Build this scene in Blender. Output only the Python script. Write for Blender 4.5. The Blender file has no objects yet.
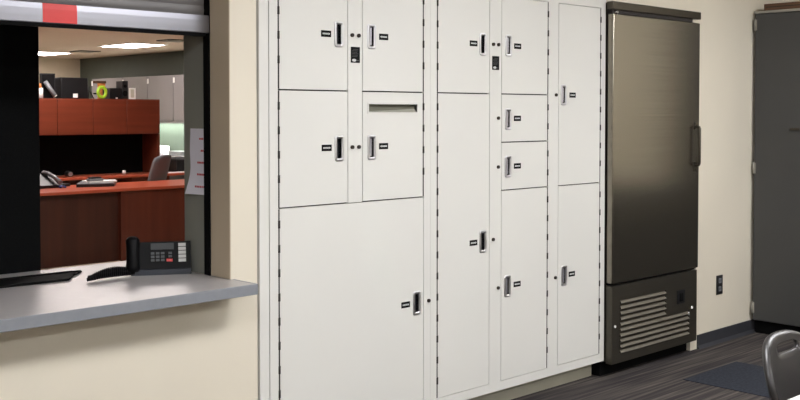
import bpy, bmesh, math, random
from mathutils import Vector, Matrix
random.seed(7)
S = bpy.context.scene
COL = S.collection
PI = math.pi

# ------------------------------------------------------------------ materials
def lin(c):
    c = c / 255.0
    return c / 12.92 if c <= 0.04045 else ((c + 0.055) / 1.055) ** 2.4
def rgb(t):
    return (lin(t[0]), lin(t[1]), lin(t[2]), 1)

def mat(name, c, rough=0.5, metal=0.0, var=0.0, scale=(8, 8, 8), bump=0.0, spec=0.5, aniso=0.0, detail=4):
    m = bpy.data.materials.new(name); m.use_nodes = True
    nt = m.node_tree; b = nt.nodes['Principled BSDF']
    b.inputs['Base Color'].default_value = rgb(c)
    b.inputs['Roughness'].default_value = rough
    b.inputs['Metallic'].default_value = metal
    b.inputs['Specular IOR Level'].default_value = spec
    if var or bump:
        tc = nt.nodes.new('ShaderNodeTexCoord'); mp = nt.nodes.new('ShaderNodeMapping')
        mp.inputs['Scale'].default_value = scale
        nz = nt.nodes.new('ShaderNodeTexNoise'); nz.inputs['Detail'].default_value = detail
        nz.inputs['Scale'].default_value = 1.0
        nt.links.new(tc.outputs['Object'], mp.inputs['Vector']); nt.links.new(mp.outputs['Vector'], nz.inputs['Vector'])
        if var:
            rp = nt.nodes.new('ShaderNodeValToRGB')
            k = rgb(c)
            rp.color_ramp.elements[0].position = 0.3; rp.color_ramp.elements[1].position = 0.7
            rp.color_ramp.elements[0].color = tuple(x * (1 - var) for x in k[:3]) + (1,)
            rp.color_ramp.elements[1].color = tuple(min(1, x * (1 + var)) for x in k[:3]) + (1,)
            nt.links.new(nz.outputs['Fac'], rp.inputs['Fac']); nt.links.new(rp.outputs['Color'], b.inputs['Base Color'])
        if bump:
            bp = nt.nodes.new('ShaderNodeBump'); bp.inputs['Strength'].default_value = bump
            bp.inputs['Distance'].default_value = 0.002
            nt.links.new(nz.outputs['Fac'], bp.inputs['Height']); nt.links.new(bp.outputs['Normal'], b.inputs['Normal'])
    return m

def emit(name, c, strength):
    m = bpy.data.materials.new(name); m.use_nodes = True
    nt = m.node_tree; nt.nodes.clear()
    o = nt.nodes.new('ShaderNodeOutputMaterial'); e = nt.nodes.new('ShaderNodeEmission')
    e.inputs['Color'].default_value = rgb(c); e.inputs['Strength'].default_value = strength
    nt.links.new(e.outputs[0], o.inputs['Surface'])
    return m

def carpet_mat(name, cols, sc, seed=0.0):
    m = bpy.data.materials.new(name); m.use_nodes = True
    nt = m.node_tree; b = nt.nodes['Principled BSDF']
    b.inputs['Roughness'].default_value = 0.95; b.inputs['Specular IOR Level'].default_value = 0.1
    tc = nt.nodes.new('ShaderNodeTexCoord'); mp = nt.nodes.new('ShaderNodeMapping')
    mp.inputs['Scale'].default_value = sc; mp.inputs['Location'].default_value = (seed, seed, 0)
    nz = nt.nodes.new('ShaderNodeTexNoise'); nz.inputs['Scale'].default_value = 1; nz.inputs['Detail'].default_value = 3
    rp = nt.nodes.new('ShaderNodeValToRGB')
    els = rp.color_ramp.elements
    for i, (p, c) in enumerate(cols):
        e = els[i] if i < 2 else els.new(p)
        e.position = p; e.color = rgb(c)
    n2 = nt.nodes.new('ShaderNodeTexNoise'); n2.inputs['Scale'].default_value = 220; n2.inputs['Detail'].default_value = 2
    bp = nt.nodes.new('ShaderNodeBump'); bp.inputs['Strength'].default_value = 0.5; bp.inputs['Distance'].default_value = 0.003
    L = nt.links.new
    L(tc.outputs['Object'], mp.inputs['Vector']); L(mp.outputs['Vector'], nz.inputs['Vector'])
    L(tc.outputs['Object'], n2.inputs['Vector'])
    L(nz.outputs['Fac'], rp.inputs['Fac']); L(rp.outputs['Color'], b.inputs['Base Color'])
    L(n2.outputs['Fac'], bp.inputs['Height']); L(bp.outputs['Normal'], b.inputs['Normal'])
    return m

M = {}
M['wall'] = mat('cream_paint', (222, 214, 197), 0.6, var=0.03, scale=(1.5, 1.5, 1.5), bump=0.05)
M['jamb'] = mat('jamb_paint', (200, 184, 160), 0.6, var=0.03, scale=(3, 3, 3))  # cream darkened for the shade inside the window reveal
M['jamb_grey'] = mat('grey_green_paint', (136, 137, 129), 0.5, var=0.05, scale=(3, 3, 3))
M['ceil'] = mat('ceiling_tile', (225, 220, 210), 0.9, var=0.04, scale=(30, 30, 30))
M['off_ceil'] = mat('office_ceiling_tile', (206, 188, 172), 0.9, var=0.04, scale=(20, 20, 20))
M['locker'] = mat('off_white_enamel', (220, 219, 214), 0.42, var=0.012, scale=(2, 2, 2), bump=0.02)
M['seam'] = mat('dark_seam', (38, 32, 29), 0.7, var=0.1)
M['kick'] = mat('grey_kick_paint', (196, 194, 178), 0.5, var=0.04)
M['hinge'] = mat('bronze_hinge', (34, 27, 24), 0.7, 0.0, var=0.1, scale=(60, 60, 60))
M['nickel'] = mat('satin_nickel', (214, 214, 217), 0.34, 1.0, var=0.03)
M['cup'] = mat('handle_cup', (34, 35, 39), 0.35, 0.3, var=0.1)
M['paddle'] = mat('handle_paddle', (205, 205, 214), 0.3, 0.75, var=0.05)  # lever colour lightened as if catching the light
M['paddle_dark'] = mat('handle_paddle_grey', (70, 72, 78), 0.4, 0.4, var=0.05)  # same lever with shade put into the colour
M['black'] = mat('black_plastic', (20, 20, 22), 0.4, var=0.1)
M['blacktag'] = mat('black_label', (12, 12, 13), 0.8, var=0.05, spec=0.2)
M['ink'] = mat('white_ink', (205, 205, 205), 0.6, var=0.02)
M['greyink'] = mat('grey_ink', (78, 78, 78), 0.6, var=0.02)
M['brass'] = mat('dark_lock', (70, 60, 50), 0.35, 0.8, var=0.1)
M['slot'] = mat('slot_paint', (104, 104, 90), 0.5, var=0.05)
M['slotflap'] = mat('slot_flap_paint', (158, 157, 145), 0.5, var=0.05)
M['rubber'] = mat('rubber', (14, 14, 15), 0.8, var=0.1, spec=0.1)
M['base'] = mat('navy_cove_base', (52, 53, 58), 0.5, var=0.06)
M['charcoal'] = mat('charcoal_laminate', (66, 66, 66), 0.45, var=0.04, scale=(4, 4, 4))
M['lightedge'] = mat('light_edge', (150, 146, 136), 0.5, var=0.03)
M['brown'] = mat('brown_board', (92, 64, 44), 0.6, var=0.15, scale=(3, 3, 3))
M['counter'] = mat('counter_laminate', (168, 164, 164), 0.33, var=0.03, scale=(40, 40, 40))
M['edge'] = mat('counter_edge', (132, 135, 141), 0.4, var=0.04, scale=(40, 40, 40))
M['alu'] = mat('brushed_aluminium', (142, 142, 149), 0.38, 0.95, var=0.05, scale=(1, 40, 40))
M['slat'] = mat('shutter_slat_grey', (112, 110, 110), 0.5, 0.5, var=0.05, scale=(1, 30, 30))
M['red'] = mat('red_sticker', (226, 62, 62), 0.45, var=0.05)
M['fabric'] = mat('black_fabric', (9, 10, 11), 0.95, var=0.3, scale=(150, 150, 150), bump=0.3, spec=0.15)
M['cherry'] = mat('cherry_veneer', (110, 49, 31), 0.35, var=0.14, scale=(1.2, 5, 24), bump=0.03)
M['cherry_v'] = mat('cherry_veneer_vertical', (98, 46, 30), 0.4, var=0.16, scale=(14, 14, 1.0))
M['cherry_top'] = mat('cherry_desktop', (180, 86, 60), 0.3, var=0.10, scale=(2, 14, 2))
M['cherry_dark'] = mat('dark_cherry_panel', (66, 33, 22), 0.45, var=0.18, scale=(14, 14, 1.0))  # cherry darkened for the shade under the desktops
M['green'] = mat('sage_green_paint', (78, 84, 76), 0.7, var=0.03)
M['beige'] = mat('beige_panel', (200, 188, 166), 0.7, var=0.03)
M['gcab'] = mat('grey_cabinet', (124, 120, 120), 0.45, var=0.03, scale=(3, 3, 3))
M['white'] = mat('white_matter', (235, 235, 232), 0.5, var=0.02)
M['paper'] = mat('paper', (226, 224, 234), 0.8, var=0.015, scale=(20, 20, 20))
M['redink'] = mat('red_ink', (196, 70, 76), 0.8, var=0.05)
M['greyfab'] = mat('grey_fabric', (106, 110, 114), 0.9, var=0.08, scale=(90, 90, 90), bump=0.2)
M['lime'] = mat('lime_plastic', (160, 200, 40), 0.45, var=0.06)
M['orange'] = mat('orange_print', (206, 128, 70), 0.6, var=0.25, scale=(20, 20, 20))
M['blue'] = mat('blue_plastic', (60, 80, 150), 0.4, var=0.1)
M['chairp'] = mat('charcoal_plastic', (44, 42, 42), 0.34, var=0.03, scale=(20, 20, 20), bump=0.04)
M['tablew'] = mat('white_laminate', (206, 204, 202), 0.35, var=0.02)
M['chrome'] = mat('chrome_tube', (190, 190, 192), 0.18, 1.0, var=0.02)
M['plastic_grey'] = mat('grey_plastic', (120, 122, 126), 0.4, var=0.05)
M['phone'] = mat('phone_black', (11, 11, 13), 0.45, var=0.06, scale=(60, 60, 60), spec=0.10)
M['phone_base'] = mat('phone_base_grey', (56, 60, 68), 0.35, var=0.06)
M['lcd'] = mat('phone_display', (34, 38, 42), 0.5, var=0.05)
M['key'] = mat('phone_key', (62, 65, 68), 0.5, var=0.04)
M['redkey'] = mat('phone_red_key', (205, 40, 36), 0.4, var=0.05)
M['troffer'] = emit('lamp_diffuser_room', (253, 253, 255), 30.0)
M['troffer_off'] = emit('lamp_diffuser_office', (255, 244, 240), 24.0)
M['ucl'] = emit('lamp_under_cabinet', (240, 255, 238), 60.0)
M['carpet'] = carpet_mat('striped_carpet', [(0.30, (50, 47, 49)), (0.72, (100, 94, 88)), (0.45, (62, 58, 58)), (0.58, (78, 73, 70))], (1.3, 42, 1))
M['off_floor'] = mat('pale_office_floor', (196, 182, 164), 0.8, var=0.05)  # out-of-view floor, made pale to bounce light onto the office ceiling
M['carpet_blue'] = carpet_mat('blue_carpet', [(0.3, (42, 45, 52)), (0.7, (56, 59, 67))], (60, 60, 1), 3.0)

def steel_mat():
    m = bpy.data.materials.new('brushed_stainless_steel'); m.use_nodes = True
    nt = m.node_tree; b = nt.nodes['Principled BSDF']; L = nt.links.new
    b.inputs['Metallic'].default_value = 1.0; b.inputs['Roughness'].default_value = 0.25
    b.inputs['Anisotropic'].default_value = 0.45
    tc = nt.nodes.new('ShaderNodeTexCoord'); mp = nt.nodes.new('ShaderNodeMapping'); mp.inputs['Scale'].default_value = (1.2, 1.2, 320)
    nz = nt.nodes.new('ShaderNodeTexNoise'); nz.inputs['Scale'].default_value = 1; nz.inputs['Detail'].default_value = 3
    rp = nt.nodes.new('ShaderNodeValToRGB')
    rp.color_ramp.elements[0].position = .3; rp.color_ramp.elements[0].color = rgb((143, 137, 126))
    rp.color_ramp.elements[1].position = .7; rp.color_ramp.elements[1].color = rgb((156, 150, 138))
    bp = nt.nodes.new('ShaderNodeBump'); bp.inputs['Strength'].default_value = 0.06; bp.inputs['Distance'].default_value = 0.001
    L(tc.outputs['Object'], mp.inputs['Vector']); L(mp.outputs['Vector'], nz.inputs['Vector'])
    L(nz.outputs['Fac'], rp.inputs['Fac']); L(rp.outputs['Color'], b.inputs['Base Color'])
    L(nz.outputs['Fac'], bp.inputs['Height']); L(bp.outputs['Normal'], b.inputs['Normal'])
    tg = nt.nodes.new('ShaderNodeTangent'); tg.direction_type = 'RADIAL'; tg.axis = 'Z'
    L(tg.outputs[0], b.inputs['Tangent'])
    return m
M['steel'] = steel_mat()
M['steel_dark'] = mat('dark_stainless', (84, 79, 71), 0.36, 0.9, var=0.06, scale=(1.5, 1.5, 200))
M['blade'] = mat('louvre_stainless', (128, 122, 110), 0.5, 0.5, var=0.05, scale=(1.5, 1.5, 60))
M['steel_grille'] = mat('grille_stainless', (92, 88, 80), 0.42, 0.85, var=0.06, scale=(1.5, 1.5, 200))

# ------------------------------------------------------------------ mesh helpers
class MB:
    def __init__(self):
        self.bm = bmesh.new(); self.mats = []
    def mi(self, m):
        m = M[m] if isinstance(m, str) else m
        if m not in self.mats: self.mats.append(m)
        return self.mats.index(m)
    def box(self, x0, x1, y0, y1, z0, z1, m, bev=0.0, seg=2):
        i = self.mi(m)
        vs = [self.bm.verts.new(p) for p in [(x0, y0, z0), (x1, y0, z0), (x1, y1, z0), (x0, y1, z0), (x0, y0, z1), (x1, y0, z1), (x1, y1, z1), (x0, y1, z1)]]
        fs = []
        for q in [(3, 2, 1, 0), (4, 5, 6, 7), (0, 1, 5, 4), (1, 2, 6, 5), (2, 3, 7, 6), (3, 0, 4, 7)]:
            f = self.bm.faces.new([vs[k] for k in q]); f.material_index = i; fs.append(f)
        if bev:
            es = list({e for f in fs for e in f.edges})
            r = bmesh.ops.bevel(self.bm, geom=es, offset=bev, segments=seg, profile=0.5, affect='EDGES')
            for f in r['faces']: f.material_index = i; f.smooth = True
        return self
    def quad(self, pts, m):
        f = self.bm.faces.new([self.bm.verts.new(p) for p in pts]); f.material_index = self.mi(m); return f
    def prism(self, pts, d, m):
        """polygon pts (3D) extruded by vector d"""
        i = self.mi(m); d = Vector(d)
        a = [self.bm.verts.new(p) for p in pts]; b = [self.bm.verts.new(Vector(p) + d) for p in pts]
        n = len(a)
        fs = [self.bm.faces.new(a), self.bm.faces.new(b[::-1])]
        for k in range(n): fs.append(self.bm.faces.new([a[k], b[k], b[(k + 1) % n], a[(k + 1) % n]]))
        for f in fs: f.material_index = i
        bmesh.ops.recalc_face_normals(self.bm, faces=fs)
        return self
    def cyl(self, p, q, r, m, n=16, r2=None):
        i = self.mi(m); p = Vector(p); q = Vector(q); r2 = r if r2 is None else r2
        d = (q - p).normalized(); a = d.orthogonal().normalized(); b = d.cross(a)
        A = []; B = []
        for k in range(n):
            t = 2 * PI * k / n; o = a * math.cos(t) + b * math.sin(t)
            A.append(self.bm.verts.new(p + o * r)); B.append(self.bm.verts.new(q + o * r2))
        for k in range(n):
            f = self.bm.faces.new([A[k], A[(k + 1) % n], B[(k + 1) % n], B[k]]); f.smooth = True; f.material_index = i
        for f in (self.bm.faces.new(A[::-1]), self.bm.faces.new(B)): f.material_index = i
        return self
    def tube(self, pts, rad, m, n=10):
        i = self.mi(m); pts = [Vector(p) for p in pts]; N = len(pts)
        rad = rad if isinstance(rad, (list, tuple)) else [rad] * N
        rings = []; ref = None
        for k in range(N):
            d = (pts[min(k + 1, N - 1)] - pts[max(k - 1, 0)]).normalized()
            a = d.orthogonal().normalized() if ref is None else (ref - d * ref.dot(d)).normalized()
            ref = a; b = d.cross(a)
            rings.append([self.bm.verts.new(pts[k] + (a * math.cos(2 * PI * j / n) + b * math.sin(2 * PI * j / n)) * rad[k]) for j in range(n)])
        for k in range(N - 1):
            for j in range(n):
                f = self.bm.faces.new([rings[k][j], rings[k][(j + 1) % n], rings[k + 1][(j + 1) % n], rings[k + 1][j]]); f.smooth = True; f.material_index = i
        for f in (self.bm.faces.new(rings[0][::-1]), self.bm.faces.new(rings[-1])): f.material_index = i
        return self
    def slab(self, x0, x1, z0, z1, y0, y1, holes, m):
        """panel in the XZ plane, front at y0, with rectangular holes (x0,x1,z0,z1)"""
        i = self.mi(m); eps = 1e-6
        xs = sorted({x0, x1, *[h[k] for h in holes for k in (0, 1)]}); zs = sorted({z0, z1, *[h[k] for h in holes for k in (2, 3)]})
        def hole(a, b):
            if a < 0 or b < 0 or a >= len(xs) - 1 or b >= len(zs) - 1: return True
            cx = (xs[a] + xs[a + 1]) / 2; cz = (zs[b] + zs[b + 1]) / 2
            return any(h[0] < cx < h[1] and h[2] < cz < h[3] for h in holes)
        vc = {}
        def V(a, b, s):
            k = (a, b, s)
            if k not in vc: vc[k] = self.bm.verts.new((xs[a], y0 if s == 0 else y1, zs[b]))
            return vc[k]
        for a in range(len(xs) - 1):
            for b in range(len(zs) - 1):
                if hole(a, b): continue
                F = [[V(a, b, 0), V(a + 1, b, 0), V(a + 1, b + 1, 0), V(a, b + 1, 0)], [V(a, b, 1), V(a, b + 1, 1), V(a + 1, b + 1, 1), V(a + 1, b, 1)]]
                if hole(a - 1, b): F.append([V(a, b, 0), V(a, b + 1, 0), V(a, b + 1, 1), V(a, b, 1)])
                if hole(a + 1, b): F.append([V(a + 1, b, 0), V(a + 1, b, 1), V(a + 1, b + 1, 1), V(a + 1, b + 1, 0)])
                if hole(a, b - 1): F.append([V(a, b, 0), V(a, b, 1), V(a + 1, b, 1), V(a + 1, b, 0)])
                if hole(a, b + 1): F.append([V(a, b + 1, 0), V(a + 1, b + 1, 0), V(a + 1, b + 1, 1), V(a, b + 1, 1)])
                for f in F:
                    f = self.bm.faces.new(f); f.material_index = i
        return self
    def build(self, name, parent=None, origin=None):
        bmesh.ops.recalc_face_normals(self.bm, faces=self.bm.faces[:])
        me = bpy.data.meshes.new(name); 
        if origin is None:
            origin = Vector((0, 0, 0))
            if parent is None and self.bm.verts:
                v = self.bm.verts
                origin = Vector(((min(a.co.x for a in v) + max(a.co.x for a in v)) / 2, (min(a.co.y for a in v) + max(a.co.y for a in v)) / 2, min(a.co.z for a in v)))
        origin = Vector(origin)
        for v in self.bm.verts: v.co -= origin
        self.bm.to_mesh(me); self.bm.free()
        for m in self.mats: me.materials.append(m)
        o = bpy.data.objects.new(name, me); COL.objects.link(o); o.location = origin
        if parent is not None:
            o.parent = parent
        return o

def tag(o, label, cat, group=None):
    o['label'] = label; o['category'] = cat
    if group: o['group'] = group
    return o
def thing(name, label, cat, loc=(0, 0, 0), rz=0, group=None):
    o = bpy.data.objects.new(name, None); o.empty_display_size = 0.1
    COL.objects.link(o); o.location = loc; o.rotation_euler = (0, 0, rz)
    return tag(o, label, cat, group)
def rel(mb, loc):
    """shift world-space builder geometry into the frame of a thing placed at loc (no rotation)"""
    for v in mb.bm.verts: v.co -= Vector(loc)
    return mb
def struct(mb, name, label=None):
    o = mb.build(name); o['kind'] = 'structure'
    if label: o['label'] = label
    return o

# ------------------------------------------------------------------ room shell
YW, YI = 3.40, 3.73          # front and office faces of the dividing wall
XJ = 2.342                   # right jamb of the service window
FX0, FX1 = 4.860, 5.806      # refrigerator niche
LT = 2.17                    # head of the locker recess
H = 2.75
w = MB()
w.box(-3.0, 0.3, YW, YI, 0, H, 'wall')
w.box(0.3, XJ, YW, YI, 0, 0.798, 'wall')
w.box(0.3, XJ, YW, YI, 2.30, H, 'wall')
w.box(XJ, 2.470, YW, YI, 0, H, 'wall')
w.box(2.470, FX0, YW, YI, LT, H, 'wall'); w.box(FX0, FX1, YW, YI, 2.124, H, 'wall')
w.box(FX1, 7.3, YW, YI, 0, H, 'wall')
struct(w, 'wall_back', 'cream painted wall with service window and locker recess')
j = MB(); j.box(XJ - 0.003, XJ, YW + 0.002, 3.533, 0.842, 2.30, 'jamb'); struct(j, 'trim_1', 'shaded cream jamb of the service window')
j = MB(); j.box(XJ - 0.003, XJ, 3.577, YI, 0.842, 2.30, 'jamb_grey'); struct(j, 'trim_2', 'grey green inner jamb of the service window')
w = MB(); w.box(7.17, 7.3, -2.6, YW, 0, H, 'wall'); struct(w, 'wall_right')
w = MB(); w.box(7.145, 7.169, -2.6, 2.40, 0.0, 0.94, 'charcoal'); w.box(7.12, 7.169, -2.6, 2.40, 0.94, 0.965, 'white'); struct(w, 'trim_3', 'dark wainscot with a light cap rail')  # out-of-view dark panel, put in for the refrigerator's reflections
w = MB(); w.box(-3.1, -3.0, -2.6, YI, 0, H, 'wall'); struct(w, 'wall_left')
w = MB(); w.box(-3.1, 7.3, -2.7, -2.6, 0, H, 'wall'); struct(w, 'wall_front')
w = MB(); w.box(-3.1, 7.3, -2.7, YI, -0.08, 0.0, 'carpet'); struct(w, 'floor', 'dark striped carpet')
w = MB(); w.box(-3.2, 10.2, YI, 20.1, -0.08, 0.0, 'off_floor'); struct(w, 'floor_office')
w = MB(); w.box(-3.1, 7.3, -2.7, YI, H, H + 0.08, 'ceil'); struct(w, 'ceiling')
b = MB(); b.prism([(0, YW, 0.088), (0, YW - 0.006, 0.088), (0, YW - 0.007, 0.02), (0, YW - 0.022, 0.0), (0, YW, 0.0)], (1.28, 0, 0), 'base')
for v in b.bm.verts: v.co.x += 5.885
struct(b, 'baseboard_back', 'dark navy cove base')
# office shell
w = MB(); w.box(-3.1, 10.1, 19.86, 19.98, 0, 2.6, 'beige')
struct(w, 'wall_office_back')
w = MB(); w.box(10.0, 10.1, YI, 19.86, 0, 2.6, 'green'); struct(w, 'wall_office_right')
w = MB(); w.box(-3.2, -3.1, YI, 19.86, 0, 2.6, 'beige'); struct(w, 'wall_office_left')
w = MB(); w.box(7.3, 10.1, YI - 0.1, YI, 0, 2.6, 'green'); struct(w, 'wall_office_front')
w = MB(); w.box(-3.2, 10.1, YI, 19.98, 2.6, 2.68, 'off_ceil'); struct(w, 'ceiling_office')

# ------------------------------------------------------------------ ceiling lights (two seen in the office, the rest added)
def troffer(cx, cy, z, lx, ly, m, label, group):
    t = thing('ceiling_light', label, 'light', (cx, cy, z), 0, group)
    f = MB(); a = 0.03
    f.box(-lx / 2 - a, lx / 2 + a, -ly / 2 - a, -ly / 2, -0.012, 0, 'white'); f.box(-lx / 2 - a, lx / 2 + a, ly / 2, ly / 2 + a, -0.012, 0, 'white')
    f.box(-lx / 2 - a, -lx / 2, -ly / 2, ly / 2, -0.012, 0, 'white'); f.box(lx / 2, lx / 2 + a, -ly / 2, ly / 2, -0.012, 0, 'white')
    f.build('frame', t)
    d = MB(); d.box(-lx / 2, lx / 2, -ly / 2, ly / 2, -0.009, -0.002, m); d.build('diffuser', t)
    return t
for (x, y) in [(0.4, 1.1), (3.0, 1.4), (5.7, 1.4), (0.9, -1.4), (4.1, -1.4)]:  # out-of-view panels, added for room light and metal reflections
    troffer(x, y, H, 1.2, 0.6, M['troffer'], 'recessed fluorescent ceiling panel above the locker room', 'locker room ceiling lights')
troffer(8.58, 15.23, 2.6, 0.60, 1.05, M['troffer_off'], 'glowing rectangular ceiling light seen through the window, nearer and wider of the two', 'glowing office ceiling lights')
troffer(8.54, 18.45, 2.6, 0.62, 1.05, M['troffer_off'], 'glowing ceiling light seen through the window, beside the dark screen', 'glowing office ceiling lights')
for (x, y) in [(4.2, 7.0), (5.2, 10.6), (5.2, 13.5), (8.6, 11.6)]:  # out-of-view panels, added to brighten the office and its desks
    troffer(x, y, 2.6, 0.72, 1.15, M['troffer_off'], 'recessed fluorescent ceiling panel over the office desks', 'office ceiling lights over the desks')
def vent(cx, cy, label):
    v = MB(); v.box(cx - 0.2, cx + 0.2, cy - 0.2, cy + 0.2, 2.588, 2.5995, 'seam')
    for k in range(5):
        v.box(cx - 0.2, cx + 0.2, cy - 0.2 + k * 0.09, cy - 0.16 + k * 0.09, 2.584, 2.59, 'lightedge')
    tag(v.build('ceiling_vent'), label, 'vent')
vent(8.45, 13.72, 'grey ceiling vent to the right of the wide office light')
vent(8.78, 17.25, 'grey ceiling vent beside the far office light')

# ------------------------------------------------------------------ lockers
D = 3.388                    # door face
def handle(door, x0, x1, z0, z1, bright):
    """flush cup pull; hole in the door is (x0,x1,z0,z1)"""
    h = MB(); e = 0.0125; r = 0.013
    # rounded bezel ring
    def rr(xa, xb, za, zb, r, n=5):
        P = []
        for (cx, cz, a0) in ((xb - r, zb - r, 0), (xa + r, zb - r, 90), (xa + r, za + r, 180), (xb - r, za + r, 270)):
            for k in range(n + 1):
                a = math.radians(a0 + 90 * k / n); P.append((cx + r * math.cos(a), cz + r * math.sin(a)))
        return P
    loops = [(rr(x0 - e, x1 + e, z0 - e, z1 + e, r), D + 0.0005), (rr(x0 - e, x1 + e, z0 - e, z1 + e, r), D - 0.002),
             (rr(x0 - e + .003, x1 + e - .003, z0 - e + .003, z1 + e - .003, r * .8), D - 0.004),
             (rr(x0 + .001, x1 - .001, z0 + .001, z1 - .001, .003), D - 0.0035), (rr(x0 + .001, x1 - .001, z0 + .001, z1 - .001, .003), D + 0.001)]
    i = h.mi('nickel'); ring = [[h.bm.verts.new((p[0], y, p[1])) for p in L] for L, y in loops]
    n = len(ring[0])
    for a in range(len(ring) - 1):
        for k in range(n):
            f = h.bm.faces.new([ring[a][k], ring[a][(k + 1) % n], ring[a + 1][(k + 1) % n], ring[a + 1][k]]); f.material_index = i; f.smooth = True
    # cup
    d = 0.013
    h.quad([(x0, D + d, z0), (x1, D + d, z0), (x1, D + d, z1), (x0, D + d, z1)], 'cup')
    h.quad([(x0, D, z0), (x0, D + d, z0), (x0, D + d, z1), (x0, D, z1)], 'cup'); h.quad([(x1, D, z0), (x1, D, z1), (x1, D + d, z1), (x1, D + d, z0)], 'cup')
    h.quad([(x0, D, z0), (x1, D, z0), (x1, D + d, z0), (x0, D + d, z0)], 'nickel'); h.quad([(x0, D, z1), (x0, D + d, z1), (x1, D + d, z1), (x1, D, z1)], 'cup')
    h.build('handle', door)
    p = MB()
    wpad = (x1 - x0) * 0.5
    if bright: p.box(x0 + .002, x0 + (x1 - x0) * .58, D + .0005, D + .005, z0 + .005, z1 - .004, 'paddle', .001, 1)
    else: p.prism([(x0 + .002, D + .003, z0 + .004), (x0 + .002, D + .006, z0 + .004), (x0 + wpad, D + .012, z0 + .004), (x0 + wpad, D + .010, z0 + .004)], (0, 0, z1 - z0 - .009), 'paddle_dark')
    p.build('pull_lever', door)

def label_plate(door, cx, cz, arrow):
    l = MB(); hw, hh = 0.0275, 0.0138; y = D - 0.0012
    l.box(cx - hw, cx + hw, y, D + 0.0005, cz - hh, cz + hh, 'blacktag')
    yy = y - 0.0006
    s = 1 if arrow == 'r' else -1
    # a row of white lettering with an arrow at the handle end
    x = -0.017
    for k in range(5):
        l.box(cx + s * (x + k * 0.0062) - 0.0022, cx + s * (x + k * 0.0062) + 0.0022, yy, y, cz - 0.0034, cz + 0.0034, 'ink')
    l.prism([(cx + s * 0.013, yy, cz - 0.005), (cx + s * 0.013, yy, cz + 0.005), (cx + s * 0.022, yy, cz)], (0, 0.0006, 0), 'ink')
    l.build('label_plate', door)

def lock(bank, x, z):
    k = MB(); k.cyl((x, D - 0.008, z), (x, D + 0.002, z), 0.0085, 'brass', 14); k.cyl((x, D - 0.010, z), (x, D - 0.008, z), 0.006, 'seam', 12)
    k.build('lock', bank)

def door(bank, x0, x1, z0, z1, hinge, hnd, lab, bright, hz=None, slot=None):
    g = 0.003
    hx0, hx1 = hnd[0] - 0.013, hnd[0] + 0.013
    z = hnd[1]; hole = (hx0, hx1, z - 0.043, z + 0.043)
    holes = [hole] + ([slot] if slot else [])
    ax0 = x0 + (0.008 if hinge == 'l' else 0.004); ax1 = x1 - (0.008 if hinge == 'r' else 0.004)
    d = MB(); d.slab(ax0, ax1, z0 + g, z1 - g, D, D + 0.015, holes, 'locker')
    o = d.build('door', bank)
    handle(o, *hole, bright)
    label_plate(o, lab[0], lab[1], 'r' if lab[0] < hnd[0] else 'l')
    # hinge barrel with knuckles
    hb = MB(); hx = x0 + 0.004 if hinge == 'l' else x1 - 0.004
    hb.cyl((hx, D + 0.004, z0 + 0.004), (hx, D + 0.004, z1 - 0.004), 0.0046, 'hinge', 8); hb.box(hx - .004, hx + .004, D + 0.002, D + 0.006, z0 + .004, z1 - .004, 'seam')
    zz = z1 - 0.05
    while zz > z0 + 0.06:
        hb.cyl((hx, D + 0.001, zz - 0.032), (hx, D + 0.001, zz), 0.0058, 'seam', 8); zz -= 0.10
    hb.build('hinge', o)
    if slot:
        s = MB(); a, b_, c, e = slot; dp = 0.02
        s.quad([(a, D + dp, c), (b_, D + dp, c), (b_, D + dp, e), (a, D + dp, e)], 'slot'); s.quad([(a, D, c), (a, D + dp, c), (a, D + dp, e), (a, D, e)], 'slot')
        s.quad([(b_, D, c), (b_, D, e), (b_, D + dp, e), (b_, D + dp, c)], 'slotflap'); s.quad([(a, D, e), (a, D + dp, e), (b_, D + dp, e), (b_, D, e)], 'slot')
        s.quad([(a, D, c), (b_, D, c), (b_, D + dp, c + .016), (a, D + dp, c + .003)], 'slotflap')
        t = 0.006
        s.slab(a - t, b_ + t, c - t, e + t, D - 0.003, D, [(a, b_, c, e)], 'locker')
        s.build('drop_slot', o)
    return o

def bank(label, x0, x1, cols, strips):
    """cols = door column spans; the frame fills everything else"""
    t = thing('locker_bank', label, 'locker')
    z0, z1, zt = 0.143, 2.083, 2.165
    f = MB()
    f.slab(x0, x1, 0.098, zt, D, D + 0.014, [(a, b, z0, z1) for a, b in cols], 'locker')
    f.build('frame', t)
    c = MB(); c.box(x0 + .002, x1 - .002, D + 0.075, YI - 0.02, 0.098, zt, 'seam'); c.build('carcass', t)
    s = MB()   # dark liner behind the doors, painting in the shade of the seams
    s.box(x0 + .002, x1 - .002, D + 0.062, D + 0.074, 0.10, zt - .002, 'seam')
    s.build('liner', t)
    k = MB(); k.box(x0 + (0.0 if x0 < 3 else 0), x1 - 0.008, 3.467, 3.64, 0.0, 0.097, 'kick'); k.build('kick_base', t)
    return t

A = bank('off-white locker bank left of the seam, with four small doors over one big square door', 2.524, 3.4555, [(2.567, 2.947), (3.027, 3.413)], None)
Bk = bank('off-white locker bank beside the steel refrigerator, with tall narrow doors in three columns', 3.4565, 4.857, [(3.499, 3.876), (3.963, 4.343), (4.428, 4.814)], None)
# the big lower door of the first bank spans both columns: fill strip between the two columns is cut away below 1.108
for o in list(A.children):
    if o.name.startswith('frame'):
        bpy.data.objects.remove(o)
f = MB(); f.slab(2.524, 3.4555, 0.098, 2.165, D, D + 0.014, [(2.567, 2.947, 1.108, 2.083), (3.027, 3.413, 1.108, 2.083), (2.567, 3.413, 0.143, 1.108)], 'locker')
f.build('frame', A)
st = MB(); st.box(2.4755, 2.5215, 3.391, 3.44, 0.0, 2.165, 'locker'); st.build('filler_strip', A)

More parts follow.
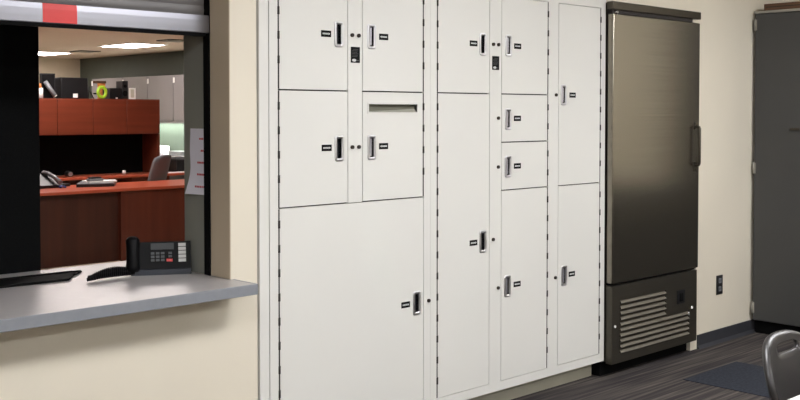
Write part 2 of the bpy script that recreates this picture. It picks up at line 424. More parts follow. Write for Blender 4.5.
# doors: (bank, x0,x1,z0,z1, hinge, handle centre, label centre, lever painted lit or shaded)
door(A, 2.567, 2.947, 1.594, 2.083, 'l', (2.894, 1.836), (2.823, 1.835), False)
door(A, 3.027, 3.413, 1.594, 2.083, 'r', (3.084, 1.836), (3.157, 1.838), True)
door(A, 2.567, 2.947, 1.108, 1.594, 'l', (2.895, 1.346), (2.825, 1.350), False)
door(A, 3.027, 3.413, 1.108, 1.594, 'r', (3.084, 1.346), (3.156, 1.350), True, slot=(3.066, 3.367, 1.502, 1.538))
door(A, 2.567, 3.413, 0.143, 1.108, 'l', (3.366, 0.617), (3.294, 0.618), False)
door(Bk, 3.499, 3.876, 1.594, 2.083, 'l', (3.823, 1.836), (3.755, 1.837), False)
door(Bk, 3.499, 3.876, 0.143, 1.594, 'l', (3.826, 0.863), (3.757, 0.863), False)
door(Bk, 3.963, 4.343, 1.594, 2.083, 'r', (4.018, 1.838), (4.089, 1.838), True)
door(Bk, 3.963, 4.343, 1.351, 1.594, 'r', (4.016, 1.468), (4.089, 1.471), True)
door(Bk, 3.963, 4.343, 1.109, 1.351, 'r', (4.016, 1.227), (4.090, 1.228), True)
door(Bk, 3.963, 4.343, 0.143, 1.109, 'r', (4.014, 0.620), (4.091, 0.622), True)
door(Bk, 4.428, 4.814, 1.109, 2.083, 'r', (4.474, 1.595), (4.553, 1.595), True)
door(Bk, 4.428, 4.814, 0.143, 1.109, 'r', (4.485, 0.622), (4.554, 0.624), True)
for x, z in [(2.968, 1.836), (3.006, 1.836), (2.968, 1.350), (3.006, 1.350), (3.443, 0.619)]: lock(A, x, z)
for x, z in [(3.899, 1.839), (3.938, 1.839), (3.938, 1.473), (3.938, 1.228), (3.901, 0.867), (3.940, 0.620), (4.406, 1.594), (4.406, 0.620)]: lock(Bk, x, z)
def plaque(bk, cx, z0, z1):
    p = MB(); hw = 0.026; y = D - 0.0015
    p.box(cx - hw, cx + hw, y, D, z0, z1, 'blacktag')
    for k in range(6):
        zz = z1 - 0.010 - k * 0.0062
        p.box(cx - hw * (.75 if k else .5), cx + hw * (.62 - .12 * (k % 3)), y - .0006, y, zz - .0016, zz, 'greyink')
    # pale oval mark and small text at the foot
    n = 16; pts = [(cx - .008 + .012 * math.cos(2 * PI * k / n), y - .0006, z0 + .011 + .006 * math.sin(2 * PI * k / n)) for k in range(n)]
    p.prism(pts, (0, .0006, 0), 'ink')
    p.box(cx + .008, cx + .019, y - .0006, y, z0 + .008, z0 + .012, 'greyink')
    p.build('plaque', bk)
plaque(A, 2.988, 1.717, 1.786)
plaque(Bk, 3.919, 1.713, 1.781)

# ------------------------------------------------------------------ refrigerator
R = thing('refrigerator', 'tall stainless steel upright refrigerator right of the lockers', 'refrigerator')
FY = 3.342; FL, FR = 4.868, 5.796
c = MB(); c.box(FL + 0.012, FR - 0.05, 3.386, 4.05, 0.085, 2.118, 'steel_dark'); c.build('cabinet', R)
hd = MB(); hd.box(FL - 0.008, FR + 0.008, FY - 0.002, 3.384, 2.076, 2.122, 'steel_dark', 0.004)
hd.box(FL, FR - 0.075, 3.352, 3.384, 2.056, 2.076, 'seam'); hd.build('header_panel', R)
d = MB(); d.box(FL, FR, FY, 3.384, 0.535, 2.054, 'steel', 0.006, 3); dr = d.build('door', R)
e = MB(); e.box(FL + .004, FR - .012, FY + 0.01, 3.386, 0.527, 0.534, 'rubber'); e.build('gasket', dr)
h = MB()
hx, hy = 5.738, 3.306
h.tube([(hx, FY + .002, 1.415), (hx, hy + .015, 1.415), (hx, hy + .004, 1.411), (hx, hy, 1.400), (hx, hy, 1.19), (hx, hy + .004, 1.179), (hx, hy + .015, 1.175), (hx, FY + .002, 1.175)], 0.0085, 'steel_dark', 12)
h.box(hx - .018, hx + .012, FY - .004, FY + .001, 1.395, 1.44, 'steel_dark', .002); h.box(hx - .018, hx + .012, FY - .004, FY + .001, 1.135, 1.195, 'steel_dark', .002)
h.build('handle', dr)
k = MB(); k.cyl((FL + .03, FY - .006, 2.062), (FL + .03, 3.38, 2.062), .008, 'chrome', 12); k.build('hinge_pin', R)
# grille panel with two sets of louvres
g = MB()
L1 = [(4.945, 5.420, 0.405 - k * 0.044) for k in range(5)]
L2 = [(4.945, 5.690, 0.405 - k * 0.044) for k in range(4, 10)]
lv = [(4.945, 5.420, .412 - k * .0375) for k in range(4)] + [(4.945, 5.690, .412 - k * .0375) for k in range(4, 9)]
lv = [(a, b, z - 0.0) for a, b, z in lv]
holes = [(4.945, 5.420, .400 - k * .0325, .418 - k * .0325) for k in range(3)] 
holes = []
z = 0.436
rows = []
for k in range(10):
    xr = 5.425 if k < 5 else 5.690
    rows.append((4.945, xr, z - 0.021, z)); z -= 0.0315
g.slab(FL, FR - .015, 0.080, 0.522, FY, 3.384, rows, 'steel_grille')
for (a, b_, z0, z1) in rows:     # each louvre blade slopes out and down
    g.prism([(a, FY + 0.014, z1 + .001), (a, FY + 0.016, z1 + .001), (a, FY - 0.006, z0 + .004), (a, FY - 0.008, z0 + .004)], (b_ - a, 0, 0), 'blade')
    g.prism([(a, FY, z1), (a, FY - .008, z0 + .004), (a, FY, z0 + .002)], (0.002, 0, 0), 'steel_grille')
gp = g.build('grille_panel', R)
bk = MB(); bk.box(4.93, 5.71, 3.372, 3.380, 0.09, 0.45, 'rubber'); bk.build('grille_backing', gp)
sw = MB(); sw.box(5.548, 5.638, FY - .004, FY + .001, 0.335, 0.418, 'black', .003); sw.box(5.575, 5.61, FY - .009, FY - .003, 0.35, 0.40, 'rubber', .002); sw.build('switch', gp)
for x, zz in [(4.897, .293), (5.684, .262), (5.722, .294)]:
    s_ = MB(); s_.cyl((x, FY - .004, zz), (x, FY + .002, zz), .0085, 'white', 12); s_.build('screw', gp)
pl = MB(); pl.box(4.872, 5.803, 3.425, 4.0, 0.0, 0.0845, 'rubber'); pl.build('plinth', R)  # black block for the shade underneath, covering the left foot too
# ------------------------------------------------------------------ outlet
t = thing('wall_outlet', 'black double power outlet on the cream wall right of the refrigerator', 'outlet')
p = MB(); p.box(6.120, 6.198, YW - .006, YW, 0.315, 0.440, 'black', .002); p.build('plate', t)
for zz in (0.352, 0.405):
    q = MB(); q.box(6.143, 6.175, YW - .009, YW - .005, zz - .016, zz + .016, 'plastic_grey', .004)
    q.box(6.150, 6.153, YW - .0095, YW - .0088, zz - .006, zz + .008, 'rubber'); q.box(6.164, 6.167, YW - .0095, YW - .0088, zz - .006, zz + .008, 'rubber')
    q.build('receptacle', t)

# ------------------------------------------------------------------ tall dark cabinet at the right
t = thing('storage_cabinet', 'tall charcoal storage cabinet in the right corner with small hinges', 'cabinet')
CX = 6.57; c0, c1 = 2.62, 3.385
b = MB(); b.box(CX + .02, 7.165, c0, c1, 0.09, 2.165, 'charcoal'); b.build('body', t)
b = MB(); b.box(CX - .002, 7.165, c0 - .002, c1 + .002, 2.165, 2.182, 'lightedge'); b.build('top_panel', t)
b = MB(); b.box(CX + .05, 7.15, c0 + .02, c1 - .0, 0.0, 0.09, 'rubber'); b.build('toe_base', t)
ym = (c0 + c1) / 2
for ya, yb, hy_, ky in ((c0 + .002, ym - .0015, c0 + .004, ym - .04), (ym + .0015, c1 - .012, c1 - .006, ym + .10)):
    d = MB(); d.box(CX, CX + .0195, ya, yb, 0.095, 2.160, 'charcoal', .002); dd = d.build('door', t)
    for zz in (2.09, 1.125, 0.178):
        hh = MB(); hh.cyl((CX - .004, hy_, zz - .04), (CX - .004, hy_, zz + .04), .0055, 'lightedge', 10); hh.box(CX - .002, CX + .001, hy_ - .014, hy_ + .006, zz - .036, zz + .036, 'lightedge'); hh.build('hinge', dd)
    kk = MB(); kk.box(CX - .014, CX - .009, ky - .045, ky + .02, 1.385, 1.40, 'steel_dark', .002); kk.box(CX - .010, CX + .001, ky - .04, ky - .03, 1.387, 1.398, 'steel_dark'); kk.box(CX - .010, CX + .001, ky + .005, ky + .015, 1.387, 1.398, 'steel_dark'); kk.build('handle', dd)
bx = MB(); bx.box(6.585, 7.10, 2.70, 3.325, 2.183, 2.228, 'brown', .004); bx.box(6.584, 6.586, 2.60, 3.31, 2.203, 2.208, 'seam')
tag(bx.build('flat_box'), 'flat brown board box lying on top of the charcoal cabinet', 'box')

# ------------------------------------------------------------------ service counter, shutter, jamb paper
t = thing('service_counter', 'light grey laminate service counter jutting out of the window opening', 'counter')
b = MB(); b.box(0.305, XJ + .004, 3.248, 3.399, 0.800, 0.84, 'counter'); b.box(0.305, XJ - .002, 3.399, 4.155, 0.800, 0.84, 'counter'); b.build('worktop', t)
b = MB(); b.box(0.305, XJ + .016, 3.240, 3.248, 0.799, 0.8405, 'edge', .002); b.box(XJ + .004, XJ + .016, 3.248, 3.398, 0.799, 0.8405, 'edge', .002); b.build('edge_band', t)

t = thing('roller_shutter', 'grey metal roller shutter drawn up above the service counter', 'shutter')
GY = 3.55
cu = MB()
z = 1.893
while z < 2.29:
    zt = min(z + .036, 2.295)
    # curved slat profile
    prof = [(GY + .004 - .003 * math.sin(PI * k / 6), z + (zt - z) * k / 6) for k in range(7)]
    for k in range(6):
        f_ = cu.quad([(.306, prof[k][0], prof[k][1]), (XJ - .02, prof[k][0], prof[k][1]), (XJ - .02, prof[k + 1][0], prof[k + 1][1]), (.306, prof[k + 1][0], prof[k + 1][1])], 'slat')
    cu.box(.306, XJ - .02, GY + .004, GY + .008, z - .002, z + .002, 'seam')
    z = zt
cu.build('curtain', t)
bb = MB()
prof = [(GY - .012, 1.8195), (GY - .014, 1.822), (GY - .014, 1.845), (GY - .0135, 1.870), (GY - .0115, 1.890), (GY + .010, 1.8925), (GY + .012, 1.8195)]
bb.prism([(.306, y, z) for y, z in prof], (XJ - .005 - .306, 0, 0), 'alu')
bar = bb.build('bottom_bar', t)
sl = MB(); sl.box(.306, XJ - .02, GY - .012, GY + .008, 1.806, 1.8205, 'rubber'); sl.build('seal', bar)
sk = MB(); sk.prism([(1.640, y - .0008, z) for y, z in prof[1:5]] + [(1.640, y - .0002, z) for y, z in prof[1:5]][::-1], (0.130, 0, 0), 'red'); sk.build('sticker', bar)
gd = MB(); gd.box(XJ - .009, XJ - .0035, 3.535, 3.541, .841, 1.815, 'rubber'); gd.box(XJ - .009, XJ - .0035, 3.568, 3.575, .841, 1.815, 'rubber'); gd.box(XJ - .008, XJ - .0035, 3.541, 3.568, .841, 1.815, 'rubber'); gd.box(XJ - .0045, XJ - .0035, 3.534, 3.576, 1.815, 2.29, 'rubber')
gd.build('guide_rail', t)

# notice taped to the jamb, lower corner curling out
n = MB(); i = n.mi('paper'); NR = 10; NC = 6
grid = []
for r_ in range(NR + 1):
    row = []
    for c_ in range(NC + 1):
        v_ = r_ / NR; u_ = c_ / NC
        y = 3.680 - (0.101) * u_ + 0.030 * max(0, v_ - .6) ** 1.5 * (1 - u_) * 2
        z = 1.435 - 0.27 * v_
        x = XJ - .0045 - 0.016 * (max(0, v_ - .55) / .45) ** 2 * (1 - u_) - 0.003 * math.sin(v_ * 5) ** 2 * (1 - u_)
        row.append(n.bm.verts.new((x, y, z)))
    grid.append(row)
for r_ in range(NR):
    for c_ in range(NC):
        f_ = n.bm.faces.new([grid[r_][c_], grid[r_ + 1][c_], grid[r_ + 1][c_ + 1], grid[r_][c_ + 1]]); f_.material_index = i; f_.smooth = True
for (va, ua) in ((.14, .66), (.32, .78), (.50, .52), (.68, .50), (.865, .42)):   # red printed lines
    u_ = ua; 
    while u_ < .97:
        y = 3.680 - .101 * u_; z = 1.435 - .27 * va
        x = XJ - .0053 - 0.016 * (max(0, va - .55) / .45) ** 2 * (1 - u_) - .003 * math.sin(va * 5) ** 2 * (1 - u_)
        n.quad([(x, y, z), (x, y - .009, z), (x, y - .009, z - .008), (x, y, z - .008)], 'redink'); u_ += .105
tag(n.build('paper_notice'), 'white paper notice with red lettering taped inside the window jamb', 'notice')

# black tray on the counter
tr = MB(); zc = .841
outl = [(1.10, 3.835), (1.868, 3.818), (1.890, 3.852), (1.920, 3.896), (1.962, 3.938), (1.995, 3.972), (1.965, 3.988), (1.10, 4.005)]
tr.prism([(x, y, zc) for x, y in outl], (0, 0, .004), 'rubber')
for k in range(len(outl)):
    a, b_ = outl[k], outl[(k + 1) % len(outl)]
    tr.tube([(a[0], a[1], zc + .006), (b_[0], b_[1], zc + .005)], .0045, 'rubber', 8)
tag(tr.build('shallow_tray'), 'shallow black tray lying on the counter at the far left', 'tray')

# ------------------------------------------------------------------ desk phone on the counter
px, py = 2.205, 3.675
ang = math.atan2(3.629 - 3.745, 2.307 - 2.093)
t = thing('desk_phone', 'black multi-line desk phone with red key standing on the counter', 'phone', (2.203, 3.690, .8405), ang)
b = MB()   # wedge stand
b.prism([(-.120, 0, 0), (-.120, .010, .0), (-.120, .15, 0), (-.120, .150, .03), (-.120, .0, .022)], (.240, 0, 0), 'phone_base')
b.build('base', t)
def tilt(y, z):   # face plane leaning back
    a = math.radians(74); y *= .82; return (0.012 + y * math.cos(a), 0.022 + y * math.sin(a))
fb = MB()
fy0, fz0 = tilt(0, 0); fy1, fz1 = tilt(.140, 0)
nx = (-math.sin(math.radians(74)), math.cos(math.radians(74)))
def facebox(mb, x0, x1, s0, s1, h0, h1, m):
    q = []
    for s in (s0, s1):
        for hh in (h0, h1):
            y, z = tilt(s, 0); q.append((y + nx[0] * hh, z + nx[1] * hh))
    mb.prism([(x0, *q[0]), (x0, *q[1]), (x0, *q[3]), (x0, *q[2])], (x1 - x0, 0, 0), m)
facebox(fb, -.122, .120, 0, .138, -.022, 0, 'phone'); fb.build('housing', t)
ds = MB(); facebox(ds, -.040, .052, .098, .130, 0, .002, 'lcd'); ds.build('display', t)
kp = MB()
for r_ in range(3):
    for c_ in range(3):
        facebox(kp, -.040 + c_ * .020, -.026 + c_ * .020, .040 + r_ * .017, .051 + r_ * .017, 0, .003, 'key')
facebox(kp, .030, .044, .074, .085, 0, .003, 'key'); facebox(kp, .030, .044, .057, .068, 0, .003, 'key')
kp.build('keypad', t)
rk = MB(); facebox(rk, .022, .046, .036, .050, 0, .004, 'redkey'); rk.build('message_key', t)['label'] = 'red message key'
lb = MB()
for k in range(5): facebox(lb, .070, .100, .034 + k * .0195, .050 + k * .0195, 0, .0015, 'ink')
lb.build('line_labels', t)
hs = MB()  # handset, two rounded ends and a slimmer grip
P = []; RR = []
for k in range(13):
    s = -.010 + .165 * k / 12; y, z = tilt(s, 0)
    e_ = abs(k - 6) / 6
    off = .020 - .010 * e_ ** 2 * 0 + .008 * (1 - e_ ** 2)
    P.append((-.112, y + nx[0] * off, z + nx[1] * off)); RR.append(.026 + .005 * e_ ** 3)
RR[0] = .023; RR[-1] = .022
hs.tube(P, RR, 'phone', 14)
y, z = tilt(.150, 0)
hs.build('handset', t)
# coiled handset cord: a tight bundle on the counter
cd = MB(); pts = []
base = []
def path(u):
    # from the handset foot out over the counter (local axes) and back
    K = [(-.105, .01, .02), (-.135, -.010, .012), (-.175, -.028, .013), (-.215, -.050, .012), (-.255, -.085, .011), (-.285, -.115, .010)]
    a = u * (len(K) - 1); i_ = min(int(a), len(K) - 2); f_ = a - i_
    return Vector(K[i_]).lerp(Vector(K[i_ + 1]), f_)
NT = 26
for k in range(NT * 8 + 1):
    u = k / (NT * 8); c_ = path(u); a = 2 * PI * k / 8
    rr_ = .013 * (0.7 + .8 * math.sin(PI * min(1, u * 1.1)) )
    pts.append((c_.x, c_.y + rr_ * math.cos(a) * 1.3, max(.0045, .006 + rr_ + rr_ * math.sin(a) * .9)))
cd.tube(pts, .0042, 'phone', 6)
cd.build('handset_cord', t)

# ------------------------------------------------------------------ black screen panel behind the counter
t = thing('partition_screen', 'black fabric partition screen at the left of the window', 'screen')
b = MB(); b.box(0.2, 1.914, 4.165, 4.205, 0.03, 2.25, 'fabric', .004); b.build('panel', t)
for x in (0.4, 1.7):
    b = MB(); b.box(x - .03, x + .03, 4.05, 4.36, 0.0, .03, 'black', .004); b.build('foot', t)

# ------------------------------------------------------------------ office: front desk
t = thing('office_desk', 'cherry wood front desk facing the service window', 'desk')
DY = 9.45
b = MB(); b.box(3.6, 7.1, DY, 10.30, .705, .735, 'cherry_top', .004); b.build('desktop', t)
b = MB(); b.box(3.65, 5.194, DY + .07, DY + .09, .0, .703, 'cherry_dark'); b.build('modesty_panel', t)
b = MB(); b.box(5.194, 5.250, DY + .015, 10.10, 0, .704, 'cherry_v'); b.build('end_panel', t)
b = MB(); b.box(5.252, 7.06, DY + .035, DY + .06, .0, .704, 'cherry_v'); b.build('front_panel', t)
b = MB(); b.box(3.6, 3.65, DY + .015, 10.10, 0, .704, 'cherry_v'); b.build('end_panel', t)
# credenza behind
t = thing('credenza', 'cherry wood credenza along the back, under the hutch', 'desk')
b = MB(); b.box(4.3, 8.2, 11.40, 12.0, .705, .735, 'cherry_top', .004); b.build('top', t)
b = MB(); b.box(6.42, 6.95, 11.43, 11.98, 0, .704, 'cherry_v'); b.build('pedestal', t)
b = MB(); b.box(4.3, 6.42, 11.9, 11.95, 0.05, .704, 'cherry_dark'); b.build('back_panel', t)
b = MB(); b.box(8.15, 8.2, 11.43, 11.98, 0, .704, 'cherry_v'); b.build('end_panel', t)
b = MB(); b.box(4.3, 4.35, 11.43, 11.98, 0, .704, 'cherry_v'); b.build('end_panel', t)
# hutch
t = thing('desk_hutch', 'cherry wood overhead hutch with a black back panel', 'hutch')
HX1 = 6.87
b = MB(); b.box(4.3, HX1, 11.52, 11.92, 1.235, 1.667, 'cherry', .003); b.build('overhead_cabinet', t)
ed = [4.3, 4.80, 5.498, 5.95, 6.40, HX1 - .01]
for a, c_ in zip(ed[:-1], ed[1:]):
    b = MB(); b.box(a + .003, c_ - .003, 11.498, 11.518, 1.24, 1.652, 'cherry', .003); b.build('door', t)
b = MB(); b.box(4.32, HX1 - .03, 11.90, 11.93, .737, 1.234, 'fabric'); b.build('back_panel', t)
b = MB(); b.box(HX1 - .03, HX1, 11.52, 11.92, .737, 1.2345, 'cherry_v'); b.build('side_panel', t)
b = MB(); b.box(4.3, 4.33, 11.52, 11.92, .737, 1.2345, 'cherry_v'); b.build('side_panel', t)

# grey office chair between desk and credenza
t = thing('office_chair', 'grey upholstered swivel chair behind the cherry desk', 'chair', (6.08, 10.60, 0), math.radians(-146))
b = MB()
NU, NV = 10, 12; i = b.mi('greyfab'); gr = {}
for s in (0, 1):
    for u in range(NU + 1):
        for v in range(NV + 1):
            a = -1 + 2 * u / NU; h_ = v / NV
            wd = .22 * (1 - .35 * max(0, h_ - .45) ** 1.6 - .12 * (1 - h_)) * (1 if h_ < .93 else .93)
            x = a * wd
            y = .16 + .13 * h_ + .05 * (a * a) * -1 + (.05 if s else 0) * (1 - abs(a) ** 6 * .6)
            z = .52 + .50 * h_ - .035 * abs(a) ** 3 * h_
            gr[s, u, v] = b.bm.verts.new((x, y, z))
for u in range(NU):
    for v in range(NV):
        for s in (0, 1):
            f_ = b.bm.faces.new([gr[s, u, v], gr[s, u + 1, v], gr[s, u + 1, v + 1], gr[s, u, v + 1]]); f_.smooth = True
for u in range(NU):
    for v in (0, NV):
        b.bm.faces.new([gr[0, u, v], gr[0, u + 1, v], gr[1, u + 1, v], gr[1, u, v]])
for v in range(NV):
    for u in (0, NU):
        b.bm.faces.new([gr[0, u, v], gr[0, u, v + 1], gr[1, u, v + 1], gr[1, u, v]])
b.build('backrest', t)
b = MB(); b.box(-.24, .24, -.26, .20, .43, .52, 'greyfab', .03, 3); b.build('seat', t)
b = MB(); b.cyl((0, 0, .08), (0, 0, .43), .028, 'black'); b.build('gas_column', t)
b = MB(); b.tube([(0, .15, .45), (0, .26, .47), (0, .245, .60)], .02, 'black'); b.build('back_post', t)
for k in range(5):
    a = 2 * PI * k / 5; q = MB(); q.tube([(0, 0, .10), (.28 * math.cos(a), .28 * math.sin(a), .07)], [.024, .016], 'black'); q.cyl((.28 * math.cos(a) - .015, .28 * math.sin(a), .028), (.28 * math.cos(a) + .015, .28 * math.sin(a), .028), .028, 'black'); q.build('leg', t)

# things on the front desk
def flat(name, label, cat, pts, z0, h, m):
    q = MB(); q.prism([(x, y, z0) for x, y in pts], (0, 0, h), m); return tag(q.build(name), label, cat)
t = thing('laptop', 'closed black laptop lying on the front desk', 'laptop')
q = MB(); q.prism([(4.93, 9.90, .7355), (5.28, 9.76, .7355), (5.50, 10.12, .7355), (5.16, 10.28, .7355)], (0, 0, .028), 'black'); q.build('body', t)
q = MB(); q.prism([(4.935, 9.905, .7635), (5.275, 9.77, .7635), (5.49, 10.115, .7635), (5.165, 10.27, .7635)], (0, 0, .008), 'plastic_grey'); q.build('lid', t)
flat('paper_sheets', 'white sheets of paper on top of the black laptop', 'paper', [(5.10, 9.95), (5.40, 9.92), (5.48, 10.11), (5.17, 10.25)], .7718, .012, 'white')
q = MB(); q.box(5.12, 5.28, 9.98, 10.06, .784, .81, 'plastic_grey', .008); q.box(5.14, 5.26, 9.99, 10.05, .80, .828, 'black', .006); tag(q.build('stapler'), 'grey and black stapler on the papers over the laptop', 'stapler')
t = thing('telephone', 'dark desk telephone half hidden by the partition screen', 'phone')
q = MB(); q.prism([(4.55, 9.98, .736), (4.55, 10.20, .736), (4.55, 10.20, .87), (4.55, 9.98, .765)], (.26, 0, 0), 'black'); q.build('body', t)
q = MB(); q.tube([(4.72, 10.20, .875), (4.74, 10.12, .875), (4.76, 10.02, .84), (4.78, 9.94, .79)], [.03, .02, .02, .028], 'plastic_grey'); q.build('handset', t)
q = MB(); q.tube([(4.80 + .03 * math.cos(k), 9.92 + .02 * math.sin(k * 1.3) + .003 * k, .742 + .006 * (k % 3)) for k in range(14)], .007, 'blue'); tag(q.build('cable'), 'coiled blue cable lying in front of the dark telephone', 'cable')
q = MB(); q.box(4.85, 4.97, 10.10, 10.19, .7352, .765, 'black', .01); tag(q.build('tape_dispenser'), 'small black tape dispenser between telephone and laptop', 'dispenser')
q = MB(); q.cyl((5.68, 11.55, .770), (5.70, 11.68, .770), .034, 'black', 16); q.cyl((5.679, 11.543, .770), (5.68, 11.55, .770), .026, 'nickel', 16)
tag(q.build('desk_speaker'), 'small round black and silver speaker on the credenza', 'speaker')
q = MB(); q.cyl((6.42, 11.62, .7355), (6.42, 11.62, .785), .022, 'white', 12); tag(q.build('small_cup'), 'tiny white cup on the credenza near the chair', 'cup')
# printer and paper on the right end of the credenza
t = thing('printer', 'black printer on the credenza to the right of the chair', 'printer')
q = MB(); q.box(7.12, 7.72, 11.55, 11.92, .7355, .905, 'black', .02); q.build('body', t)
q = MB(); q.box(7.15, 7.69, 11.60, 11.90, .905, .93, 'plastic_grey', .006); q.build('lid', t)
flat('paper_sheet', 'white paper sheet in front of the black printer', 'paper', [(6.95, 11.42), (7.6, 11.42), (7.6, 11.54), (6.95, 11.54)], .7355, .008, 'white')

# things on top of the hutch
HZ = 1.667
t = thing('glue_bottle', 'white bottle with orange cap on the hutch beside the partition screen', 'bottle')
q = MB(); q.cyl((5.336, 11.6, HZ), (5.336, 11.6, HZ + .12), .035, 'white', 16); q.build('body', t)
q = MB(); q.cyl((5.336, 11.6, HZ + .12), (5.336, 11.6, HZ + .175), .022, 'orange', 14, .012); q.build('cap', t)
q = MB(); q.box(5.376, 5.554, 11.66, 11.70, HZ, HZ + .295, 'black', .003); q.box(5.392, 5.538, 11.657, 11.661, HZ + .015, HZ + .28, 'blacktag')
tag(q.build('picture_frame'), 'tall narrow black panel standing on the hutch', 'frame')
q = MB(); q.cyl((5.399, 11.60, HZ + .20), (5.503, 11.56, HZ + .03), .026, 'plastic_grey', 16); q.cyl((5.503, 11.56, HZ + .03), (5.508, 11.558, HZ + .022), .024, 'white', 16)
tag(q.build('poster_tube'), 'grey tube leaning against the tall narrow black panel', 'tube')
t = thing('file_box', 'wide black box with white label standing on the hutch', 'box')
q = MB(); q.box(5.574, 5.918, 11.56, 11.80, HZ, HZ + .25, 'black', .006); q.build('body', t)
q = MB(); q.box(5.726, 5.786, 11.556, 11.561, HZ + .012, HZ + .06, 'white'); q.build('label', t)
q = MB(); q.prism([(5.933, 11.6, HZ), (5.948, 11.6, HZ), (5.989, 11.66, HZ + .15), (5.979, 11.66, HZ + .15)], (0, .012, 0), 'black'); q.prism([(6.009, 11.6, HZ), (6.024, 11.6, HZ), (5.994, 11.66, HZ + .10), (5.984, 11.66, HZ + .10)], (0, .012, 0), 'black'); q.box(6.024, 6.105, 11.62, 11.64, HZ + .055, HZ + .072, 'black')
tag(q.build('easel'), 'small black easel stand between the wide box and the lime ring', 'stand')
q = MB(); N = 28; cx, cz = 6.121, HZ + .083
pts = [(cx + .052 * math.sin(2 * PI * k / N), 11.60, cz + .063 * math.cos(2 * PI * k / N)) for k in range(N + 1)]
q.tube(pts, .020, 'lime', 12)
tag(q.build('tape_ring'), 'lime green ring standing on the hutch', 'ring')
t = thing('photo_print', 'orange and brown picture behind the lime ring', 'picture')
q = MB(); q.box(6.166, 6.267, 11.79, 11.80, HZ + .0, HZ + .20, 'orange'); q.build('print', t)
q = MB(); q.box(6.105, 6.277, 11.785, 11.802, HZ + .195, HZ + .225, 'brown'); q.build('top_edge', t)
q = MB(); q.box(6.207, 6.364, 11.57, 11.75, HZ, HZ + .135, 'black', .006); q.box(6.288, 6.313, 11.566, 11.571, HZ + .004, HZ + .02, 'white')
tag(q.build('small_box'), 'low black box right of the lime ring', 'box')
q = MB(); q.box(6.374, 6.458, 11.57, 11.72, HZ, HZ + .225, 'black', .006); q.cyl((6.416, 11.566, HZ + .07), (6.416, 11.571, HZ + .07), .035, 'blacktag', 18); q.cyl((6.416, 11.566, HZ + .16), (6.416, 11.571, HZ + .16), .02, 'blacktag', 16)
tag(q.build('loudspeaker'), 'tall slim black speaker box on the hutch', 'speaker')
t = thing('framed_photo', 'small white photo frame at the right end of the hutch', 'frame')
q = MB(); q.slab(6.480, 6.568, HZ, HZ + .140, 11.58, 11.594, [(6.499, 6.550, HZ + .02, HZ + .122)], 'white'); q.build('frame', t)
q = MB(); q.box(6.499, 6.550, 11.588, 11.592, HZ + .02, HZ + .122, 'kick'); q.build('picture', t)

# wall cabinets on the green wall, worktop and its light
ys = [18.70, 17.50, 16.61, 15.735, 14.85]
nm = ['half hidden behind the hutch clutter', 'second from the far end', 'third from the far end', 'nearest, beside the window jamb']
for k in range(4):
    t = thing('wall_cabinet', 'grey wall cabinet on the green wall, ' + nm[k], 'cabinet', (0, 0, 0), 0, 'grey wall cabinets in the office')
    ya, yb = ys[k + 1], ys[k]
    q = MB(); q.box(9.67, 9.998, ya + .002, yb - .002, 1.36, 2.155, 'gcab'); q.build('body', t)
    q = MB(); q.box(9.65, 9.669, ya + .012, yb - .012, 1.365, 2.15, 'gcab', .003); dd = q.build('door', t)
    q = MB(); q.box(9.640, 9.650, yb - .055, yb - .010, 2.02, 2.11, 'white', .003); q.build('latch', dd)
    q = MB(); q.box(9.665, 9.69, ya + .002, yb - .002, 1.315, 1.359, 'gcab'); q.build('light_rail', t)
t = thing('under_cabinet_light', 'glowing strip light under the grey wall cabinets', 'light')
q = MB(); q.box(9.80, 9.90, 14.9, 17.4, 1.335, 1.36, 'white'); q.build('housing', t)
q = MB(); q.box(9.81, 9.89, 14.92, 17.38, 1.328, 1.334, 'ucl'); q.build('diffuser', t)
t = thing('work_counter', 'white worktop under the grey wall cabinets', 'counter')
q = MB(); q.box(9.2, 9.998, 13.2, 18.6, .71, .75, 'white'); q.build('worktop', t)
for y in (13.25, 15.9, 18.55):
    q = MB(); q.box(9.25, 9.99, y - .02, y + .02, 0, .709, 'gcab'); q.build('end_panel', t)
q = MB()
q.box(9.55, 9.85, 15.9, 16.2, .7505, .80, 'paper', .004); tag(q.build('paper_stack'), 'stack of white paper on the far white worktop', 'paper')
q = MB(); q.box(9.62, 9.95, 16.35, 16.75, .7505, .90, 'white', .01); tag(q.build('white_box'), 'white box on the far worktop under the cabinets', 'box')
q = MB(); q.box(9.5, 9.72, 15.25, 15.65, .7505, .84, 'plastic_grey', .01); tag(q.build('grey_tray'), 'grey letter tray on the far white worktop near the jamb', 'tray')
for x in (7.45, 8.15, 8.85, 9.55):
    pass

# ------------------------------------------------------------------ blue carpet tile
q = MB(); q.box(5.145, 5.745, 2.455, 3.055, 0.0, .003, 'carpet_blue')
tag(q.build('carpet_tile'), 'dark blue square carpet tile set in the striped carpet', 'carpet tile')

# ------------------------------------------------------------------ white table at the lower right corner
t = thing('meeting_table', 'white table whose corner shows beneath the black chair', 'table')
q = MB(); q.box(2.30, 4.10, 0.50, 1.26, .705, .735, 'tablew', .006); q.build('tabletop', t)
for x in (2.37, 4.03):
    for y in (.57, 1.19):
        q = MB(); q.cyl((x, y, 0), (x, y, .705), .02, 'chrome'); q.build('leg', t)

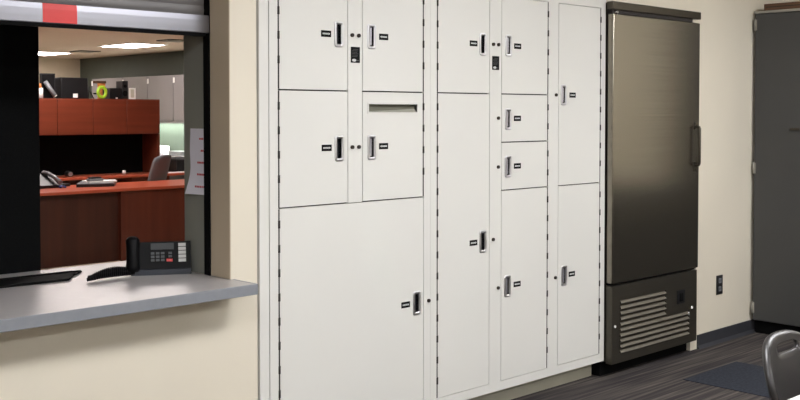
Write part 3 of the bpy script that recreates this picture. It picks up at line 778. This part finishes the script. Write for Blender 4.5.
# ------------------------------------------------------------------ black stacking chair tucked to the table
t = thing('stacking_chair', 'dark plastic stacking chair with slotted back at the white table', 'chair', (3.152, 1.50, 0))
b = MB(); NA = 64; NRG = 12
def outer(p):
    c_, s_ = math.cos(p), math.sin(p)
    ex = 2 / 2.7
    hw = .188
    x = hw * math.copysign(abs(c_) ** ex, c_); z = .640 + (.150 if s_ > 0 else .14) * math.copysign(abs(s_) ** (2 / 2.3 if s_ > 0 else 2 / 4), s_)
    x *= 1 - .10 * max(0, (.66 - z) / .16)
    return x, z
def inner(p):
    c_, s_ = math.cos(p), math.sin(p)
    return (.071 * math.copysign(abs(c_) ** .55, c_)), .757 + .0165 * math.copysign(abs(s_) ** .7, s_)
def yb(x, z):   # concave, reclined
    return (z - .80) * .30 + .000 - .9 * (x * x) * 1.0 + .018
i = b.mi('chairp'); rings = []
for side in (0, 1):
    pass
prof = []
for k in range(NRG + 1):
    prof.append((k / NRG, 0.0))
th = .009
loops = []
for k in range(NRG + 1):
    loops.append((k / NRG, 0.0, 0.0))
loops += [(1.0, .004, .004), (1.0, .010, .010), (1.0, .010, .020), (1.0, .006, .026)]   # rolled rim (outward, backward)
back = [(k / NRG, 0.0, .012) for k in range(NRG, -1, -1)]
allL = loops + back
for (tt, ow, bk_) in allL:
    ring = []
    for a in range(NA):
        p = 2 * PI * a / NA
        xi, zi = inner(p); xo, zo = outer(p)
        x = xi + (xo - xi) * tt; z = zi + (zo - zi) * tt
        x += ow * math.cos(p); z += ow * math.sin(p)
        ring.append(b.bm.verts.new((x, yb(x, z) + bk_, z)))
    rings.append(ring)
for k in range(len(rings)):
    r0 = rings[k]; r1 = rings[(k + 1) % len(rings)]
    for a in range(NA):
        f_ = b.bm.faces.new([r0[a], r0[(a + 1) % NA], r1[(a + 1) % NA], r1[a]]); f_.material_index = i; f_.smooth = True
b.build('backrest', t)
b = MB(); i = b.mi('chairp'); NU = 12; NV = 12; g_ = {}
for s in (0, 1):
    for u in range(NU + 1):
        for v in range(NV + 1):
            a = -1 + 2 * u / NU; c_ = v / NV
            x = a * (.205 - .02 * abs(2 * c_ - 1) ** 4); y = -.40 + .36 * c_
            z = .445 + .018 * abs(a) ** 3 - .02 * (1 - c_) ** 4 + .05 * max(0, c_ - .85) / .15 * 1.0 - (.012 if s else 0)
            g_[s, u, v] = b.bm.verts.new((x, y, z))
for u in range(NU):
    for v in range(NV):
        for s in (0, 1):
            f_ = b.bm.faces.new([g_[s, u, v], g_[s, u + 1, v], g_[s, u + 1, v + 1], g_[s, u, v + 1]]); f_.smooth = True
for u in range(NU):
    for v in (0, NV): b.bm.faces.new([g_[0, u, v], g_[0, u + 1, v], g_[1, u + 1, v], g_[1, u, v]])
for v in range(NV):
    for u in (0, NU): b.bm.faces.new([g_[0, u, v], g_[0, u, v + 1], g_[1, u, v + 1], g_[1, u, v]])
b.build('seat', t)
for s in (-1, 1):
    b = MB(); b.tube([(s * .17, -.03, .44), (s * .168, -.055, .52), (s * .165, -.035, .58)], .011, 'black'); b.build('back_support', t)
    b = MB(); b.tube([(s * .18, -.36, .432), (s * .21, -.40, .0)], .011, 'black'); b.build('leg', t)
    b = MB(); b.tube([(s * .18, -.08, .432), (s * .21, .03, .0)], .011, 'black'); b.build('leg', t)

# ------------------------------------------------------------------ world + camera
wd = bpy.data.worlds.new('world'); S.world = wd; wd.use_nodes = True
wd.node_tree.nodes['Background'].inputs['Color'].default_value = (1, .97, .92, 1)
wd.node_tree.nodes['Background'].inputs['Strength'].default_value = 0.15
cam = bpy.data.cameras.new('camera'); co = bpy.data.objects.new('camera', cam); COL.objects.link(co)
co.location = (0, 0, 1.5)
yaw, pitch = 0.76591, -0.028943
co.rotation_euler = (PI / 2 + pitch, 0, -yaw)
cam.sensor_fit = 'HORIZONTAL'; cam.sensor_width = 36; cam.lens = 1034.08 / 800 * 36
cam.shift_x = 0; cam.shift_y = (142.6 - 200) / 800
cam.clip_start = 0.05; cam.clip_end = 100
S.camera = co
S.view_settings.view_transform = 'Standard'
S.view_settings.look = 'None'
S.view_settings.exposure = 0.0
